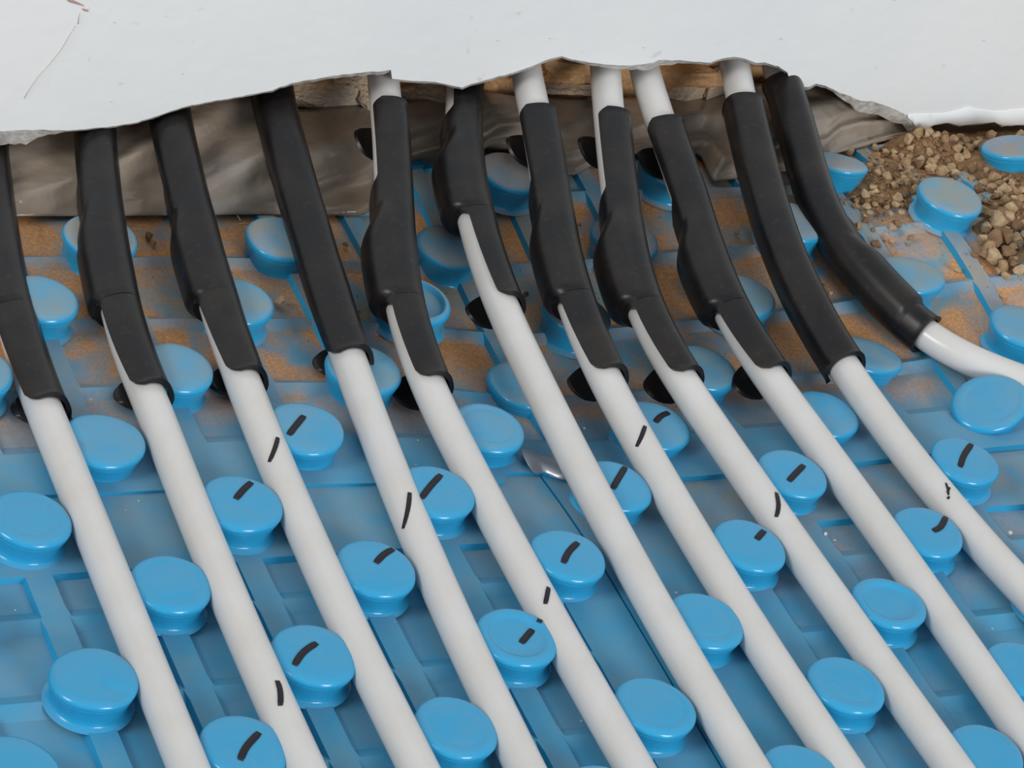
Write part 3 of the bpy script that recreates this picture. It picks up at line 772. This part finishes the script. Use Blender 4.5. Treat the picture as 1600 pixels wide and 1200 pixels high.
rocks = []
for s_ in range(12):
    me = rock(100 + s_, 2, 0.45); me.materials.append(M_CLOD[s_ % 3]); rocks.append(me)
def clod(p, r, label, group, flat=0.75, cat='clod', me=None, name='earth_clod'):
    me = me or rng.choice(rocks); o = bpy.data.objects.new(name, me); COL.objects.link(o)
    o.scale = (r * rng.uniform(.85, 1.25), r * rng.uniform(.85, 1.2), r * rng.uniform(.7, 1.0) * flat / 0.75)
    o.rotation_euler = (rng.uniform(-.5, .5), rng.uniform(-.5, .5), rng.uniform(0, 6.28)); o.location = p
    return tag(o, label, cat, group)
stud_c = [np.array(stud_obj[k].location)[:2] for k in ((10, -4), (11, -3), (12, -4), (10, -2))]
def free(p, r):
    return all(np.hypot(p[0] - c[0], p[1] - c[1]) > 0.0138 + r * 0.8 for c in stud_c) and wall_depth(p) < -r * 0.5
def ground(x, y):
    z = field(x, y); h = min(mound_h(x, y), 9); return z + max(0.0012, (h - 1.6) * mm)
def scatter(cx, cy, sx, sy, cnt, rmin, rmax, label, group):
    done = []; tries = 0
    while len(done) < cnt and tries < cnt * 40:
        tries += 1
        x, y = rng.gauss(cx, sx), rng.gauss(cy, sy)
        if x > 1660: continue
        p = on_field(x, y, 0.004); r = rng.uniform(rmin, rmax) * mm
        if not free(p, r): continue
        if any(np.hypot(p[0] - q[0], p[1] - q[1]) < 0.7 * (r + q[2]) for q in done): continue
        done.append((p[0], p[1], r)); clod((p[0], p[1], ground(p[0], p[1]) + r * 0.35), r, label, group)
scatter(1388, 285, 30, 26, 95, 1.3, 2.9, 'small tan mortar clod in the heap left of the big dusty stud by the wall', 'clods in the left heap under the wall')
scatter(1485, 238, 36, 13, 55, 1.4, 3.2, 'small tan clod in the strip of earth behind the big dusty stud', 'clods along the foot of the wall')
scatter(1588, 305, 24, 40, 115, 1.6, 3.8, 'brown clod in the heap at the right edge under the wall', 'clods in the right heap under the wall')
for x, y, r, lab in ((1552,374,5.2,'largest pale clod of the cluster in front of the right heap'), (1566,368,4.6,'big pale clod touching the right side of the largest one'),
        (1541,388,3.8,'pale clod at the left tip of the cluster in front of the right heap'), (1557,401,4.2,'pale clod just below the largest one in the cluster'),
        (1577,394,4.0,'pale clod on the right flank of the cluster in front of the right heap'), (1567,418,3.2,'lowest clod of the cluster, nearest the white pipe at the right'),
        (1584,410,3.2,'clod at the lower right corner of the pale cluster'), (1560,350,4.6,'big clod just above the largest pale one, against the heap'),
        (1574,343,4.0,'topmost clod of the pale cluster, where it joins the right heap')):
    p = on_field(x, y, 0.003); clod((p[0], p[1], ground(p[0], p[1]) + r * mm * .5), r * mm, lab, 'larger clods at the right')
for x, y, r, lab in ((233,369,2.0,'pale pebble on the dusty panel right of the second sleeve'), (240,378,1.4,'dark pebble next to the pale one right of the second sleeve'),
                     (541,381,1.6,'small pale clod right of the fourth sleeve'), (437,472,2.4,'pale lump of mortar between the third and fourth sleeves'), (560,486,1.4,'small crumb right of the fourth sleeve, low down'),
                     (1394,377,1.9,'tan crumb left of the oval dusty stud'), (1494,421,1.8,'tan crumb in the pocket right of the oval dusty stud'), (1288,446,1.5,'small pale crumb between the last two sleeves'), (1297,456,1.2,'tiny grey crumb between the last two sleeves'),
                     (822,458,1.5,'grey crumb beside the short high sleeve'), (905,350,1.3,'dark crumb between the seventh and eighth sleeves'), (1152,362,1.4,'pale crumb between the ninth and tenth sleeves'), (1565,462,1.0,'tiny tan crumb near the right edge')):
    p = on_field(x, y, 0.0015); clod((p[0], p[1], field(p[0], p[1]) + 0.0015 - 0.001 + r * mm * .5), r * mm, lab, None, cat='pebble' if 'pebble' in lab else 'crumb', name='earth_crumb')
# finer crumbs nobody could count
bm = bmesh.new()
src = []
for me in rocks[:4]:
    b2 = bmesh.new(); b2.from_mesh(me); bmesh.ops.dissolve_degenerate(b2, edges=b2.edges, dist=0.3); src.append(([q.co.copy() for q in b2.verts], [[q.index for q in fc.verts] for fc in b2.faces])); b2.free()
for (cx, cy, sx, sy, cnt, r0, r1) in ((1385,285,40,28,420,.25,.9), (1480,235,50,16,260,.3,.9), (1580,310,30,50,420,.3,1.0), (1500,250,80,60,120,.2,.6), (500,440,260,60,110,.15,.5), (1000,420,200,70,150,.15,.5), (1350,420,120,80,90,.15,.5)):
    for _ in range(cnt):
        x, y = rng.gauss(cx, sx), rng.gauss(cy, sy)
        if y < 215 or x > 1660: continue
        p = on_field(x, y, 0.003); r = rng.uniform(r0, r1) * mm
        if not free(p, r): continue
        if any(np.hypot(p[0] - s_.location[0], p[1] - s_.location[1]) < .0145 for s_ in stud_obj.values()): continue
        u, vv = p[0] / S, -p[1] / S; inp = abs(u - round(u)) > .13 and abs(vv - round(vv)) > .13 and vv < -.3
        g = field(p[0], p[1]) + .0014 - (DEPTH if inp else 0); g = max(g, ground(p[0], p[1]) if mound_h(p[0], p[1]) > 1.2 else g)
        M = Matrix.Translation((p[0], p[1], g + r * .3)) @ Matrix.Rotation(rng.uniform(0, 6.28), 4, 'Z') @ Matrix.Diagonal((r, r * rng.uniform(.7, 1.1), r * .75, 1))
        vv_, ff_ = rng.choice(src); nv_ = [bm.verts.new(M @ q) for q in vv_]
        for fc in ff_:
            try: bm.faces.new([nv_[i] for i in fc])
            except ValueError: pass
me = bpy.data.meshes.new('fine_crumbs'); bm.to_mesh(me); bm.free(); me.materials.append(M_CLOD[0])
o = bpy.data.objects.new('fine_crumbs', me); COL.objects.link(o); tag(o, 'fine tan crumbs strewn over the dusty back panel', 'crumbs', kind='stuff')
# white flecks
fl_me = rock(77, 1, 0.3); fl_me.materials.append(M_FLECK)
for i, (x, y, r) in enumerate(((1291,833,.9),(1304,843,.6),(1579,832,1.1),(1551,981,.5),(217,781,.45),(196,796,.4),(912,673,.7),(652,692,.4),(909,1125,.4),(617,971,.4),(1057,925,.6),(1533,420,.7),(141,628,.6),(150,752,.5),(24,952,.5),(1180,410,.6),(648,730,.4))):
    p = on_field(x, y, 0.0004); u, vv = p[0] / S, -p[1] / S
    g = field(p[0], p[1]) + (.0014 if vv < .45 else 0)
    clod((p[0], p[1], g + r * mm * .2), r * mm, 'tiny white paint fleck lying on the blue panels', 'paint flecks on the panels', flat=.4, cat='fleck', me=fl_me, name='paint_fleck')
# straw bits left of the fourth sleeve
def stick(pts, r, label):
    P = np.array([on_field(x, y, 0.0022) for x, y in pts]); P = even(np.vstack([P, P[-1] + (P[-1] - P[-2]) * .01]), 0.001)
    v, f_ = tube(P, r, 6); o = mesh_obj('straw_bit', v, f_, M_STRAW); tag(o, label, 'straw')
stick([(371,337),(377,346)], 0.00022, 'thin upright bit of straw between the third and fourth sleeves')
stick([(374,351),(381,349),(389,350)], 0.00035, 'short pale bit of straw lying between the third and fourth sleeves')
# scrap of silver tape at the torn corner where the panels meet
rows = [[(812,700),(830,703),(852,712),(875,716),(892,722)], [(816,714),(836,712),(856,722),(876,727),(893,733)], [(826,730),(842,727),(858,737),(878,742),(892,745)], [(836,744),(850,741),(866,747),(880,750),(892,752)]]
hz = [3.4, 4.4, 3.0, 1.2]; v, f_ = [], []
for r_, row in enumerate(rows):
    for c_, (x, y) in enumerate(row): v.append(on_field(x, y, (hz[r_] + 0.9 * math.sin(c_ * 1.7 + r_)) * mm))
for r_ in range(3):
    for c_ in range(4): a = r_ * 5 + c_; f_.append((a, a + 1, a + 6, a + 5))
o = mesh_obj('tape_scrap', v, f_, M_FOIL); md = o.modifiers.new('t', 'SOLIDIFY'); md.thickness = 0.0003; md = o.modifiers.new('s', 'SUBSURF'); md.levels = md.render_levels = 2
tag(o, 'crumpled scrap of silver tape at the torn corner where the panels meet', 'tape')
